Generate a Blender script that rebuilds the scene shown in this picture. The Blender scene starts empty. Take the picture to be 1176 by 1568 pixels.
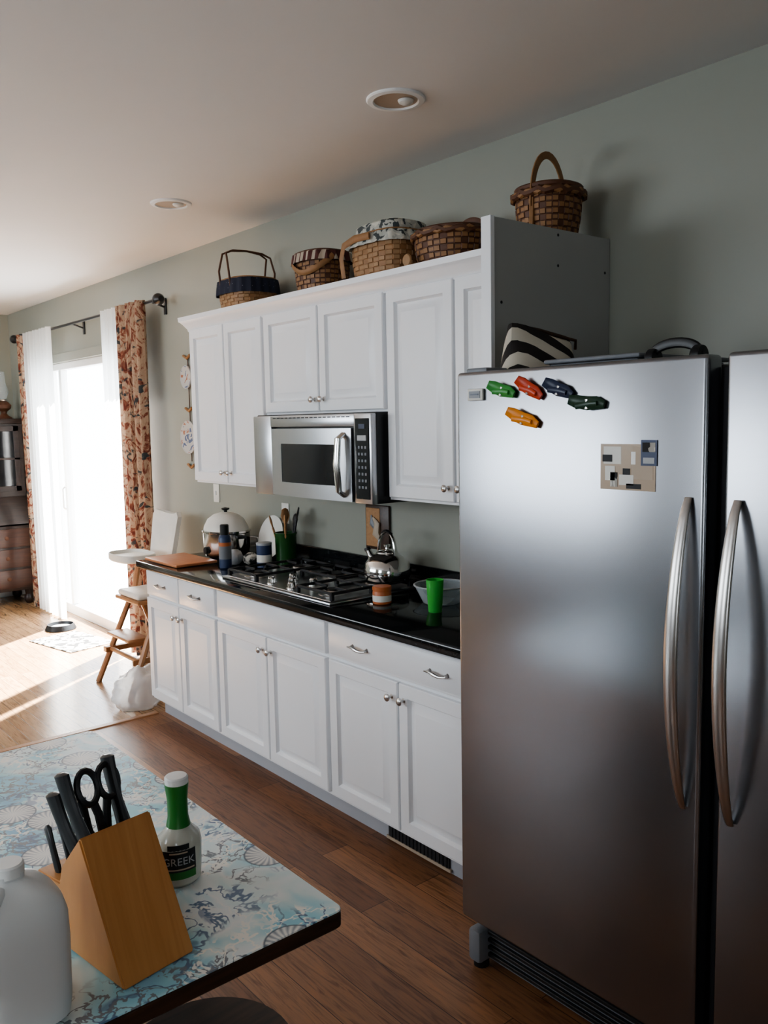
import bpy, bmesh, math, random
from mathutils import Vector, Matrix, noise
random.seed(7)
PI=math.pi
# ------------------------------------------------------------------ materials
def lin(c): return (c[0],c[1],c[2],1.0)
class NT:
    def __init__(s,name):
        s.m=bpy.data.materials.new(name); s.m.use_nodes=True
        s.t=s.m.node_tree; s.t.nodes.clear()
        s.out=s.n('ShaderNodeOutputMaterial')
        s.p=s.n('ShaderNodeBsdfPrincipled')
        s.l(s.p.outputs[0],s.out.inputs[0])
    def n(s,t,**k):
        nd=s.t.nodes.new(t)
        for a,b in k.items(): setattr(nd,a,b)
        return nd
    def l(s,a,b): s.t.links.new(a,b)
    def co(s,scale=(1,1,1),rot=(0,0,0),loc=(0,0,0)):
        tc=s.n('ShaderNodeTexCoord'); mp=s.n('ShaderNodeMapping')
        mp.inputs['Scale'].default_value=scale; mp.inputs['Rotation'].default_value=rot
        mp.inputs['Location'].default_value=loc
        s.l(tc.outputs['Object'],mp.inputs[0]); return mp.outputs[0]
    def noise(s,v,scale,detail=3,dist=0,rough=.5):
        nd=s.n('ShaderNodeTexNoise'); nd.inputs['Scale'].default_value=scale
        nd.inputs['Detail'].default_value=detail; nd.inputs['Distortion'].default_value=dist
        nd.inputs['Roughness'].default_value=rough
        s.l(v,nd.inputs['Vector']); return nd
    def ramp(s,f,stops,interp='LINEAR'):
        r=s.n('ShaderNodeValToRGB'); r.color_ramp.interpolation=interp
        e=r.color_ramp.elements
        while len(e)<len(stops): e.new(0.5)
        for i,(p,c) in enumerate(stops):
            e[i].position=p; e[i].color=lin(c)
        s.l(f,r.inputs[0]); return r.outputs[0]
    def mix(s,f,a,b,mode='MIX'):
        m=s.n('ShaderNodeMixRGB'); m.blend_type=mode
        for i,x in enumerate((f,a,b)):
            if isinstance(x,(int,float)): m.inputs[i].default_value=x
            elif isinstance(x,tuple): m.inputs[i].default_value=lin(x)
            else: s.l(x,m.inputs[i])
        return m.outputs[0]
    def math(s,op,a,b=0.0):
        m=s.n('ShaderNodeMath'); m.operation=op
        for i,x in enumerate((a,b)):
            if isinstance(x,(int,float)): m.inputs[i].default_value=x
            else: s.l(x,m.inputs[i])
        return m.outputs[0]
    def bump(s,h,strength=.2,dist=.002):
        b=s.n('ShaderNodeBump'); b.inputs['Strength'].default_value=strength
        b.inputs['Distance'].default_value=dist
        s.l(h,b.inputs['Height']); s.l(b.outputs[0],s.p.inputs['Normal'])
    def set(s,rough=.5,metal=0,spec=None,trans=None,coat=None,alpha=None,ior=None):
        s.p.inputs['Roughness'].default_value=rough; s.p.inputs['Metallic'].default_value=metal
        if spec is not None: s.p.inputs['Specular IOR Level'].default_value=spec
        if trans is not None: s.p.inputs['Transmission Weight'].default_value=trans
        if coat is not None: s.p.inputs['Coat Weight'].default_value=coat
        if alpha is not None: s.p.inputs['Alpha'].default_value=alpha
        if ior is not None: s.p.inputs['IOR'].default_value=ior
def plain(name,c,rough=.5,metal=0,var=.08,scale=8,bump=0,**k):
    t=NT(name); v=t.co(); nz=t.noise(v,scale)
    d=tuple(x*(1-var*2) for x in c)
    t.l(t.mix(nz.outputs['Fac'],c,d),t.p.inputs['Base Color'])
    t.set(rough,metal,**k)
    if bump: t.bump(nz.outputs['Fac'],bump)
    return t.m
def wood(name,c1,c2,rough=.45,axis=(1,12,12),scale=6):
    t=NT(name); v=t.co(scale=axis); nz=t.noise(v,scale,5,.6)
    t.l(t.ramp(nz.outputs['Fac'],[(.3,c1),(.7,c2)]),t.p.inputs['Base Color'])
    t.set(rough); t.bump(nz.outputs['Fac'],.1,.001); return t.m
def planks(name,c1,c2,c3,roww,length,rough):
    t=NT(name); v=t.co(rot=(0,0,PI/2))
    br=t.n('ShaderNodeTexBrick'); br.offset=.37; br.offset_frequency=2
    br.inputs['Scale'].default_value=1; br.inputs['Brick Width'].default_value=length
    br.inputs['Row Height'].default_value=roww; br.inputs['Mortar Size'].default_value=.0013
    br.inputs['Color1'].default_value=lin(c1); br.inputs['Color2'].default_value=lin(c2)
    br.inputs['Mortar'].default_value=lin(tuple(x*.25 for x in c1)); br.inputs['Bias'].default_value=-.1
    t.l(v,br.inputs['Vector'])
    v2=t.co(scale=(14,1.1,1)); nz=t.noise(v2,3.2,6,2.2,.6)
    g=t.ramp(nz.outputs['Fac'],[(.3,(.40,.33,.27)),(.52,(1,1,1)),(.75,c3)])
    t.l(t.mix(.9,br.outputs['Color'],g,'MULTIPLY'),t.p.inputs['Base Color'])
    t.set(rough); t.bump(br.outputs['Fac'],.25,-.001); return t.m

M={}
M['wall']=plain('wall_paint_sage',(.300,.308,.262),.42,var=.03,scale=3)
M['ceil']=plain('ceiling_paint',(.76,.75,.73),.8,var=.02,scale=3)
M['white']=plain('cabinet_white_paint',(.83,.84,.86),.32,var=.015,scale=5)
M['whitem_shade']=plain('white_melamine_shaded',(.40,.405,.39),.4,var=.02)  # white laminate greyed in its colour, shadow on the panel side painted in
M['trim']=plain('trim_white',(.85,.85,.83),.4,var=.02)
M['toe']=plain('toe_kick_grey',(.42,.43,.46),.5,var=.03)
M['floor1']=planks('walnut_plank_floor',(.175,.078,.038),(.37,.185,.090),(1.3,1.18,1.0),.125,1.1,.38)
M['floor2']=planks('oak_plank_floor',(.36,.21,.11),(.48,.30,.17),(1.2,1.1,1.0),.07,.9,.2)
M['black']=plain('black_plastic',(.012,.012,.013),.35,var=.1)
M['dark']=plain('dark_void',(.02,.02,.022),.6)
M['chrome']=plain('polished_steel',(.75,.74,.72),.12,1,var=.03)
M['nickel']=plain('brushed_nickel',(.60,.58,.56),.28,1,var=.05)
M['iron']=plain('cast_iron',(.018,.018,.02),.5,var=.2,scale=60,bump=.2)
def stainless(name,c,rough):
    t=NT(name); v=t.co(scale=(1,1,160)); nz=t.noise(v,5,3)
    t.l(t.mix(nz.outputs['Fac'],c,tuple(x*.9 for x in c)),t.p.inputs['Base Color'])
    t.set(rough,1); return t.m
M['ss']=stainless('brushed_stainless',(.50,.51,.53),.28)
M['ss2']=stainless('brushed_stainless_fridge',(.355,.365,.39),.26)
M['fridgebody']=plain('fridge_body_grey',(.10,.10,.105),.45)
def granite():
    t=NT('black_granite'); v=t.co(); nz=t.noise(v,160,4)
    t.l(t.ramp(nz.outputs['Fac'],[(.5,(.006,.007,.008)),(.68,(.02,.022,.022)),(.8,(.14,.15,.14))]),t.p.inputs['Base Color'])
    t.set(.09); return t.m
M['granite']=granite()
M['glassdk']=plain('dark_glass',(.02,.022,.025),.08)
def clear(name,c,alpha,edge=.5):
    t=NT(name); t.p.inputs['Base Color'].default_value=lin(c); t.set(.06)
    tr=t.n('ShaderNodeBsdfTransparent'); tr.inputs[0].default_value=lin(c)
    mx=t.n('ShaderNodeMixShader'); fr=t.n('ShaderNodeLayerWeight'); fr.inputs[0].default_value=.5
    a=t.math('ADD',t.math('MULTIPLY',t.math('POWER',fr.outputs['Facing'],3.0),edge),alpha)
    t.l(a,mx.inputs[0]); t.l(tr.outputs[0],mx.inputs[1]); t.l(t.p.outputs[0],mx.inputs[2]); t.l(mx.outputs[0],t.out.inputs[0]); return t.m
M['pane']=clear('window_pane',(1,1,1),0.02,.2)
M['clear']=clear('clear_plastic',(.80,.84,.85),.22,.6)
M['greenglass']=clear('green_plastic',(.15,.7,.15),.5)
M['green']=plain('bright_green_liquid',(.10,.62,.08),.3)
def curtainm():
    t=NT('floral_curtain_fabric'); v=t.co(scale=(1.6,1,1))
    n1=t.noise(v,7,4,2.5,.6); n2=t.noise(t.co(loc=(3,7,2)),9,3,1.5)
    base=t.ramp(n1.outputs['Fac'],[(.36,(.13,.04,.03)),(.44,(.24,.10,.065)),(.49,(.38,.27,.19)),(.60,(.43,.32,.23)),(.70,(.24,.09,.06))])
    m=t.ramp(n2.outputs['Fac'],[(.60,(0,0,0)),(.64,(1,1,1))])
    t.l(t.mix(m,base,(.05,.06,.065)),t.p.inputs['Base Color']); t.set(.85,spec=.1)
    tl=t.n('ShaderNodeBsdfTranslucent'); t.l(base,tl.inputs[0])
    mx=t.n('ShaderNodeMixShader'); mx.inputs[0].default_value=.05
    t.l(t.p.outputs[0],mx.inputs[1]); t.l(tl.outputs[0],mx.inputs[2]); t.l(mx.outputs[0],t.out.inputs[0]); return t.m
M['curtain']=curtainm()
def sheer():
    t=NT('white_sheer_fabric'); t.p.inputs['Base Color'].default_value=(.9,.9,.88,1); t.set(.9)
    nz=t.noise(t.co(),40); t.bump(nz.outputs['Fac'],.05)
    tl=t.n('ShaderNodeBsdfTranslucent'); tl.inputs[0].default_value=(.95,.95,.93,1)
    mx=t.n('ShaderNodeMixShader'); mx.inputs[0].default_value=.6
    t.l(t.p.outputs[0],mx.inputs[1]); t.l(tl.outputs[0],mx.inputs[2]); t.l(mx.outputs[0],t.out.inputs[0]); return t.m
M['sheer']=sheer()
def tablecloth():
    t=NT('coral_shell_tablecloth'); v=t.co()
    n1=t.noise(v,3.4,3,1.0)
    base=t.ramp(n1.outputs['Fac'],[(.33,(.24,.47,.66)),(.43,(.34,.66,.74)),(.50,(.70,.83,.83)),(.57,(.82,.87,.87)),(.67,(.32,.66,.74))])
    def ridge(loc,sc,w,det=3):
        nn=t.noise(t.co(loc=loc),sc,det,.4,.55)
        a=t.math('ABSOLUTE',t.math('SUBTRACT',nn.outputs['Fac'],.5))
        return t.ramp(a,[(w,(1,1,1)),(w*1.8,(0,0,0))])
    def mask(loc,sc,p):
        nn=t.noise(t.co(loc=loc),sc,2,.5); return t.ramp(nn.outputs['Fac'],[(p,(0,0,0)),(p+.04,(1,1,1))])
    r1=t.mix(1,ridge((0,0,0),16,.015),mask((5,2,0),5,.48),'MULTIPLY')
    r2=t.mix(1,ridge((7,1,0),26,.020),mask((1,8,0),5,.48),'MULTIPLY')
    r3=t.mix(1,ridge((2,5,0),20,.018),mask((9,3,0),4,.53),'MULTIPLY')
    c=t.mix(r1,base,(.14,.22,.34)); c=t.mix(r2,c,(.22,.25,.28)); c=t.mix(r3,c,(.90,.90,.85))
    b1=t.mix(1,mask((4,4,4),19,.57),mask((5,2,0),5,.53),'MULTIPLY'); c=t.mix(t.mix(.65,(0,0,0),b1),c,(.12,.20,.35))
    sc=t.n('ShaderNodeVectorMath'); sc.operation='SCALE'; sc.inputs[3].default_value=5.2; t.l(v,sc.inputs[0])
    v1=t.n('ShaderNodeTexVoronoi'); v1.voronoi_dimensions='2D'; v1.inputs['Scale'].default_value=1; v1.inputs['Randomness'].default_value=.8
    t.l(sc.outputs[0],v1.inputs['Vector'])
    sub=t.n('ShaderNodeVectorMath'); sub.operation='SUBTRACT'; t.l(sc.outputs[0],sub.inputs[0]); t.l(v1.outputs['Position'],sub.inputs[1])
    sp=t.n('ShaderNodeSeparateXYZ'); t.l(sub.outputs[0],sp.inputs[0])
    ang=t.math('ARCTAN2',sp.outputs[1],sp.outputs[0])
    ang2=t.math('ADD',t.math('MULTIPLY',ang,21.0),t.math('MULTIPLY',v1.outputs['Distance'],22.0))
    spoke=t.math('ADD',t.math('MULTIPLY',t.math('SINE',ang2),.5),.5)
    fade=t.math('MULTIPLY',v1.outputs['Distance'],3.4)
    s2=t.math('ADD',t.math('MULTIPLY',spoke,.45),t.math('SUBTRACT',.62,t.math('MULTIPLY',fade,.45)))
    shc=t.ramp(s2,[(.12,(.17,.20,.25)),(.45,(.52,.55,.57)),(.75,(.84,.83,.79))])
    inside=t.ramp(v1.outputs['Distance'],[(.25,(1,1,1)),(.262,(0,0,0))])
    spc=t.n('ShaderNodeSeparateXYZ'); t.l(v1.outputs['Color'],spc.inputs[0])
    sel=t.math('GREATER_THAN',spc.outputs[0],.45)
    im=t.mix(1.0,inside,sel,'MULTIPLY')
    c=t.mix(im,c,shc)
    edge=t.ramp(v1.outputs['Distance'],[(.245,(0,0,0)),(.255,(1,1,1)),(.262,(1,1,1)),(.275,(0,0,0))])
    em=t.mix(.85,(0,0,0),t.mix(1.0,edge,sel,'MULTIPLY'))
    c=t.mix(em,c,(.09,.12,.17))
    t.l(c,t.p.inputs['Base Color']); t.set(.28); return t.m
M['cloth']=tablecloth()
M['dkwood']=wood('dark_table_wood',(.035,.018,.011),(.07,.035,.02),.4)
M['hutch']=wood('hutch_dark_wood',(.018,.009,.006),(.034,.017,.011),.4)
M['hutch2']=wood('hutch_red_wood',(.045,.018,.010),(.075,.029,.015),.4)
M['block']=wood('knife_block_wood',(.48,.21,.065),(.58,.28,.10),.4,(18,1,1),4)
M['chairw']=wood('highchair_wood',(.30,.14,.055),(.38,.19,.09),.4,(1,1,1),8)
M['board']=wood('cutting_board_wood',(.48,.17,.07),(.56,.24,.11),.4)
M['spoon']=wood('spoon_wood',(.35,.17,.07),(.45,.25,.11),.5)
M['wk1']=plain('wicker_tan',(.36,.18,.07),.55,var=.2,scale=40)
M['wk2']=plain('wicker_brown',(.13,.05,.022),.55,var=.2,scale=40)
M['wk3']=plain('wicker_honey',(.42,.24,.11),.55,var=.2,scale=40)
def pat(name,cs,scale,kind='noise'):
    t=NT(name)
    if kind=='noise':
        nz=t.noise(t.co(),scale,2,1).outputs['Fac']
    elif kind=='wave':
        w=t.n('ShaderNodeTexWave'); w.inputs['Scale'].default_value=scale; w.inputs['Distortion'].default_value=1.0; w.bands_direction='DIAGONAL'
        t.l(t.co(),w.inputs['Vector']); nz=w.outputs['Fac']
    elif kind=='dots':
        w=t.n('ShaderNodeTexVoronoi'); w.inputs['Scale'].default_value=scale; t.l(t.co(),w.inputs['Vector']); nz=w.outputs['Distance']
    elif kind=='stripe':
        w=t.n('ShaderNodeTexWave'); w.inputs['Scale'].default_value=scale; w.bands_direction='Y'; t.l(t.co(),w.inputs['Vector']); nz=w.outputs['Fac']
    t.l(t.ramp(nz,cs,'CONSTANT'),t.p.inputs['Base Color']); t.set(.8); return t.m
M['navy']=pat('navy_dotted_cloth',[(0,(.35,.35,.4)),(.10,(.012,.016,.035))],55,'dots')
M['stripe']=pat('striped_cloth',[(0,(.10,.03,.025)),(.5,(.45,.38,.30))],9,'stripe')
M['plaid']=pat('plaid_cloth',[(0,(.06,.07,.07)),(.42,(.45,.45,.40)),(.55,(.6,.58,.5))],22)
M['zebra']=pat('brown_cream_print',[(0,(.02,.015,.013)),(.5,(.55,.50,.41))],7,'wave')
M['bw']=pat('newsprint_pattern',[(0,(.03,.03,.03)),(.47,(.4,.38,.34)),(.56,(.65,.63,.58))],14)
M['cream']=plain('cream_plastic',(.78,.76,.70),.45)
M['bag']=clear('white_plastic_bag',(.92,.92,.92),.5)
M['jug']=plain('milky_plastic',(.74,.75,.74),.38,var=.02,trans=.0)
M['cushion']=plain('vinyl_cushion_white',(.75,.74,.70),.5,bump=.3,scale=14)
M['gr_lbl']=plain('green_label',(.03,.20,.035),.35)
M['gr_crock']=plain('green_ceramic',(.02,.09,.02),.25)
M['blue']=plain('blue_label',(.03,.05,.12),.4)
M['red']=plain('red_plastic',(.60,.06,.02),.35)
M['orange']=plain('orange_plastic',(.85,.28,.02),.35)
M['clipgreen']=plain('clip_green',(.05,.30,.05),.35)
M['clipdk']=plain('clip_dark_green',(.012,.045,.02),.35)
M['clipnavy']=plain('clip_navy',(.02,.03,.07),.35)
M['dress']=plain('creamy_dressing',(.60,.60,.52),.12,var=.05)
M['tan']=plain('tan_trim',(.50,.40,.30),.5)
M['terr']=plain('terracotta_label',(.52,.15,.045),.4)
M['skin']=plain('photo_tan',(.45,.33,.22),.3)
M['grey']=plain('grey_plastic',(.20,.21,.23),.4)
M['greymat']=plain('light_grey_plastic',(.45,.46,.47),.5)
M['plateglaze']=pat('painted_plate_glaze',[(0,(.10,.13,.22)),(.40,(.45,.45,.43)),(.62,(.35,.16,.10))],16)
# ------------------------------------------------------------------ builder
class B:
    def __init__(s,name): s.name=name; s.V=[]; s.F=[]; s.I=[]; s.mats=[]; s.X=Matrix.Identity(4)
    def mi(s,m):
        m=M[m] if isinstance(m,str) else m
        if m not in s.mats: s.mats.append(m)
        return s.mats.index(m)
    def add(s,vs,fs,m):
        o=len(s.V); k=s.mi(m)
        s.V+= [s.X@Vector(v) for v in vs]
        for f in fs: s.F.append([i+o for i in f]); s.I.append(k)
    def box(s,a,b,m,bev=0,seg=2,rot=None):
        bm=bmesh.new(); bmesh.ops.create_cube(bm,size=1)
        c=[(a[i]+b[i])/2 for i in range(3)]; d=[abs(b[i]-a[i]) for i in range(3)]
        for v in bm.verts: v.co=Vector((v.co.x*d[0],v.co.y*d[1],v.co.z*d[2]))
        if bev: bmesh.ops.bevel(bm,geom=bm.edges[:],offset=bev,segments=seg,affect='EDGES',profile=.5)
        R=rot if rot else Matrix.Identity(3)
        bm.verts.index_update()
        s.add([R@v.co+Vector(c) for v in bm.verts],[[v.index for v in f.verts] for f in bm.faces],m); bm.free()
    def lathe(s,o,prof,m,axis=(0,0,1),n=28,sx=1,sy=1,ex=2.0,caps=True):
        ax=Vector(axis).normalized(); R=ax.to_track_quat('Z','Y').to_matrix() if abs(ax.z)<.999 else Matrix.Identity(3)
        if ax.z<-.999: R=Matrix.Rotation(PI,3,'X')
        vs=[];fs=[];o=Vector(o)
        for r,h in prof:
            for i in range(n):
                a=2*PI*i/n; c,sn=math.cos(a),math.sin(a)
                if ex!=2.0:
                    k=(abs(c)**ex+abs(sn)**ex)**(-1/ex); c*=k; sn*=k
                vs.append(o+R@Vector((r*c*sx,r*sn*sy,h)))
        for j in range(len(prof)-1):
            for i in range(n): fs.append([j*n+i,j*n+(i+1)%n,(j+1)*n+(i+1)%n,(j+1)*n+i])
        if caps:
            if prof[0][0]>1e-5: fs.append(list(range(n))[::-1])
            if prof[-1][0]>1e-5: fs.append([(len(prof)-1)*n+i for i in range(n)])
        s.add(vs,fs,m)
    def cyl(s,p,q,r,m,r2=None,n=16):
        p=Vector(p);q=Vector(q); s.lathe(p,[(r,0),(r if r2 is None else r2,(q-p).length)],m,axis=q-p,n=n)
    def tube(s,pts,r,m,n=8,closed=False,flat=None,up=(0,0,1)):
        P=[Vector(p) for p in pts]; N=len(P); vs=[];fs=[]; prev=None
        for i in range(N):
            if closed: t=P[(i+1)%N]-P[i-1]
            else: t=P[min(i+1,N-1)]-P[max(i-1,0)]
            t.normalize()
            u=Vector(up) if prev is None else prev
            u=u-t*u.dot(t)
            if u.length<1e-4: u=Vector((1,0,0))-t*t.x
            u.normalize(); prev=u; w=t.cross(u)
            ri=r[i] if isinstance(r,(list,tuple)) else r
            a1,a2=(ri,ri) if flat is None else (ri*flat[0],ri*flat[1])
            for k in range(n):
                a=2*PI*k/n; vs.append(P[i]+u*math.cos(a)*a1+w*math.sin(a)*a2)
        for j in range(N if closed else N-1):
            for k in range(n): fs.append([j*n+k,j*n+(k+1)%n,((j+1)%N)*n+(k+1)%n,((j+1)%N)*n+k])
        if not closed: fs+= [list(range(n))[::-1],[(N-1)*n+k for k in range(n)]]
        s.add(vs,fs,m)
    def prism(s,poly,a,b,m,ax=0):
        def pt(p,t):
            if ax==0: return (t,p[0],p[1])
            if ax==1: return (p[0],t,p[1])
            return (p[0],p[1],t)
        n=len(poly); vs=[pt(p,a) for p in poly]+[pt(p,b) for p in poly]
        fs=[list(range(n)),[n+i for i in range(n)][::-1]]+[[i,(i+1)%n,n+(i+1)%n,n+i] for i in range(n)]
        s.add(vs,fs,m)
    def loops(s,L,m,cap=True):
        n=len(L[0]); vs=[p for l in L for p in l]; fs=[]
        for j in range(len(L)-1):
            for i in range(n): fs.append([j*n+i,j*n+(i+1)%n,(j+1)*n+(i+1)%n,(j+1)*n+i])
        if cap: fs.append([(len(L)-1)*n+i for i in range(n)]); fs.append(list(range(n))[::-1])
        s.add(vs,fs,m)
    def done(s,angle=35,flat=False):
        me=bpy.data.meshes.new(s.name)
        mn=[min(v[i] for v in s.V) for i in range(3)]; mx=[max(v[i] for v in s.V) for i in range(3)]
        c=Vector([(mn[i]+mx[i])/2 for i in range(3)])
        me.from_pydata([v-c for v in s.V],[],s.F)
        for m in s.mats: me.materials.append(m)
        me.polygons.foreach_set('material_index',s.I)
        bm=bmesh.new(); bm.from_mesh(me); bmesh.ops.recalc_face_normals(bm,faces=bm.faces[:]); bm.to_mesh(me); bm.free()
        if not flat:
            me.polygons.foreach_set('use_smooth',[True]*len(me.polygons))
            me.set_sharp_from_angle(angle=math.radians(angle))
        me.update()
        o=bpy.data.objects.new(s.name,me); o.location=c
        bpy.context.scene.collection.objects.link(o); return o
def rect(x,y0,y1,z0,z1,i=0): return [(x,y0+i,z0+i),(x,y1-i,z0+i),(x,y1-i,z1-i),(x,y0+i,z1-i)]
def door(b,x,y0,y1,z0,z1,m='white',t=.02):
    b.loops([rect(x+t,y0,y1,z0,z1),rect(x+.004,y0,y1,z0,z1),rect(x,y0,y1,z0,z1,.004),rect(x,y0,y1,z0,z1,.050),
      rect(x+.006,y0,y1,z0,z1,.053),rect(x+.014,y0,y1,z0,z1,.059),rect(x+.014,y0,y1,z0,z1,.067),rect(x+.002,y0,y1,z0,z1,.094),rect(x+.002,y0,y1,z0,z1,.096)],m)
def drawer(b,x,y0,y1,z0,z1,m='white',t=.02):
    b.loops([rect(x+t,y0,y1,z0,z1),rect(x+.007,y0,y1,z0,z1),rect(x+.003,y0,y1,z0,z1,.003),rect(x+.002,y0,y1,z0,z1,.009),rect(x,y0,y1,z0,z1,.012)],m)
def knob(b,x,y,z):
    b.lathe((x,y,z),[(.009,-.002),(.009,.001),(.005,.004),(.005,.014),(.009,.018),(.0145,.021),(.015,.026),(.011,.030),(.0001,.032)],'nickel',axis=(-1,0,0),n=18)
def pull(b,x,y,z):
    for s in(-1,1): b.lathe((x,y+s*.045,z),[(.009,0),(.006,.004),(.005,.018)],'nickel',axis=(-1,0,0),n=12)
    P=[(x-.02-.006*math.cos(t*PI/2),y+t*.055,z+.004*math.sin(t*PI)) for t in [i/6 for i in range(-6,7)]]
    b.tube(P,[.003+.004*(1-abs(i)/6) for i in range(-6,7)],'nickel',n=8)
# ------------------------------------------------------------------ room
XW=2.62; XL=-3.0; YN=-2.3; YF=8.9; ZC=2.785
def wall(name,segs):
    b=B(name)
    for a,c in segs: b.box(a,c,'wall')
    return b.done()
DY0,DY1,DZ=5.88,7.95,2.235
wall('wall_right',[((XW,YN-.12,0),(XW+.12,DY0,ZC)),((XW,DY0,DZ),(XW+.12,DY1,ZC)),((XW,DY1,0),(XW+.12,YF+.12,ZC))])
wall('wall_far',[((XL,YF,0),(XW,YF+.12,ZC))])
NX0,NX1,NZ0,NZ1=-1.9,-.9,1.0,2.2
wall('wall_near',[((XL,YN-.12,0),(NX0,YN,ZC)),((NX1,YN-.12,0),(XW,YN,ZC)),((NX0,YN-.12,0),(NX1,YN,NZ0)),((NX0,YN-.12,NZ1),(NX1,YN,ZC))])
WZ0,WZ1=1.28,2.62
WL=[(.9,2.2),(3.9,8.2)]
b=B('wall_left')
ys=[YN-.12]+[y for w_ in WL for y in w_]+[YF+.12]
for i in range(0,len(ys),2): b.box((XL-.12,ys[i],0),(XL,ys[i+1],ZC),'wall')
for a_,c_ in WL:
    b.box((XL-.12,a_,0),(XL,c_,WZ0),'wall'); b.box((XL-.12,a_,WZ1),(XL,c_,ZC),'wall')
b.done()
b=B('floor'); b.box((XL-.12,YN-.12,-.1),(XW+.12,4.6,0),'floor1'); b.box((XL-.12,4.6,-.1),(XW+.12,YF+.12,0),'floor2'); b.done()
b=B('ceiling'); b.box((XL-.12,YN-.12,ZC),(XW+.12,YF+.12,ZC+.1),'ceil'); b.done()
b=B('trim_1'); b.prism([(4.575,0.0),(4.58,.007),(4.62,.007),(4.63,0.0)],-3.0,2.05,'chairw'); b.done()
def base(name,a,c):
    b=B(name); b.box(a,c,'trim',.004,1); return b.done()
base('baseboard_right',(XW-.014,4.62,0),(XW,DY0-.08,.11))
base('baseboard_far',(XL,YF-.014,0),(XW,YF,.11))
base('baseboard_left',(XL,YN,0),(XL+.014,YF-.014,.11))
for (ya,yb) in ((.3,2.9),(3.5,7.6)):  # unseen dark units added to darken the lower reflection in the refrigerator doors
    b=B('unseen_reflection_sideboard'); b.box((XL+.02,ya,.08),(XL+.50,yb,.93),'hutch',.004,1); b.box((XL+.016,ya-.02,.93),(XL+.53,yb+.02,.96),'hutch',.005)
    b.box((XL+.04,ya+.05,0),(XL+.44,yb-.05,.08),'hutch')
    k=int((yb-ya)/.5); st=(yb-ya)/k
    for i in range(k): b.box((XL+.50,ya+i*st+.012,.10),(XL+.518,ya+(i+1)*st-.012,.91),'hutch',.004,1); b.lathe((XL+.518,ya+i*st+.06,.6),[(.006,0),(.006,.01),(.014,.014),(.0001,.024)],'nickel',axis=(1,0,0),n=12)
    b.done()
# patio door
b=B('door_1')
x0,x1=XW+.02,XW+.1
b.box((x0,DY0,0),(x1,DY0+.06,DZ),'trim',.004,1); b.box((x0,DY1-.06,0),(x1,DY1,DZ),'trim',.004,1)
b.box((x0,DY0+.06,DZ-.06),(x1,DY1-.06,DZ),'trim',.004,1); b.box((x0,DY0+.06,0),(x1,DY1-.06,.09),'trim',.004,1)
b.box((x0+.01,7.60,.09),(x1-.01,7.66,DZ-.06),'trim',.004,1)
b.box((XW+.055,DY0+.06,.09),(XW+.06,DY1-.06,DZ-.06),'pane')
b.tube([(x0,7.63,.95),(x0-.02,7.63,.97),(x0-.02,7.63,1.13),(x0,7.63,1.15)],.008,'nickel')
b.done()
b=B('trim_2')
b.box((XW-.015,DY0-.075,0),(XW,DY0,DZ+.075),'wall',.003,1); b.box((XW-.015,DY1,0),(XW,DY1+.075,DZ+.075),'trim',.003,1); b.box((XW-.015,DY0,DZ),(XW,DY1,DZ+.075),'wall',.003,1); b.done()
for wi,(a_,c_) in enumerate(WL):
    b=B('window_%d'%(wi+1)); xa,xb=XL-.1,XL-.02
    nm=2 if wi==0 else 3
    for k in range(nm+1):
        y=a_+(c_-.05-a_)*k/nm; b.box((xa,y,WZ0),(xb,y+.05,WZ1),'trim',.004,1)
    b.box((xa,a_,WZ0),(xb,c_,WZ0+.05),'trim'); b.box((xa,a_,WZ1-.05),(xb,c_,WZ1),'trim')
    b.box((XL-.06,a_+.05,WZ0+.05),(XL-.055,c_-.05,WZ1-.05),'pane'); b.done()
b=B('window_3'); ya,yb=YN-.1,YN-.02
for x in (NX0,(NX0+NX1)/2-.025,NX1-.05): b.box((x,ya,NZ0),(x+.05,yb,NZ1),'trim',.004,1)
b.box((NX0,ya,NZ0),(NX1,yb,NZ0+.05),'trim'); b.box((NX0,ya,NZ1-.05),(NX1,yb,NZ1),'trim')
b.box((NX0+.05,YN-.06,NZ0+.05),(NX1-.05,YN-.055,NZ1-.05),'pane'); b.done()
# recessed lights
for y in (2.32,4.05):
    b=B('recessed_ceiling_light')
    b.lathe((2.01,y,ZC),[(.102,0),(.102,-.004),(.098,-.008),(.080,-.010),(.076,-.004),(.074,-.002)],'trim',n=40,caps=False)
    b.lathe((2.01,y,ZC-.001),[(.077,-.003),(.060,-.0015),(.0001,-.001)],'tan',n=32,caps=False)
    b.lathe((2.01+.028,y-.02,ZC-.004),[(.028,0),(.024,-.008),(.012,-.014),(.0001,-.016)],'cream',n=20)
    b.done()
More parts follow.
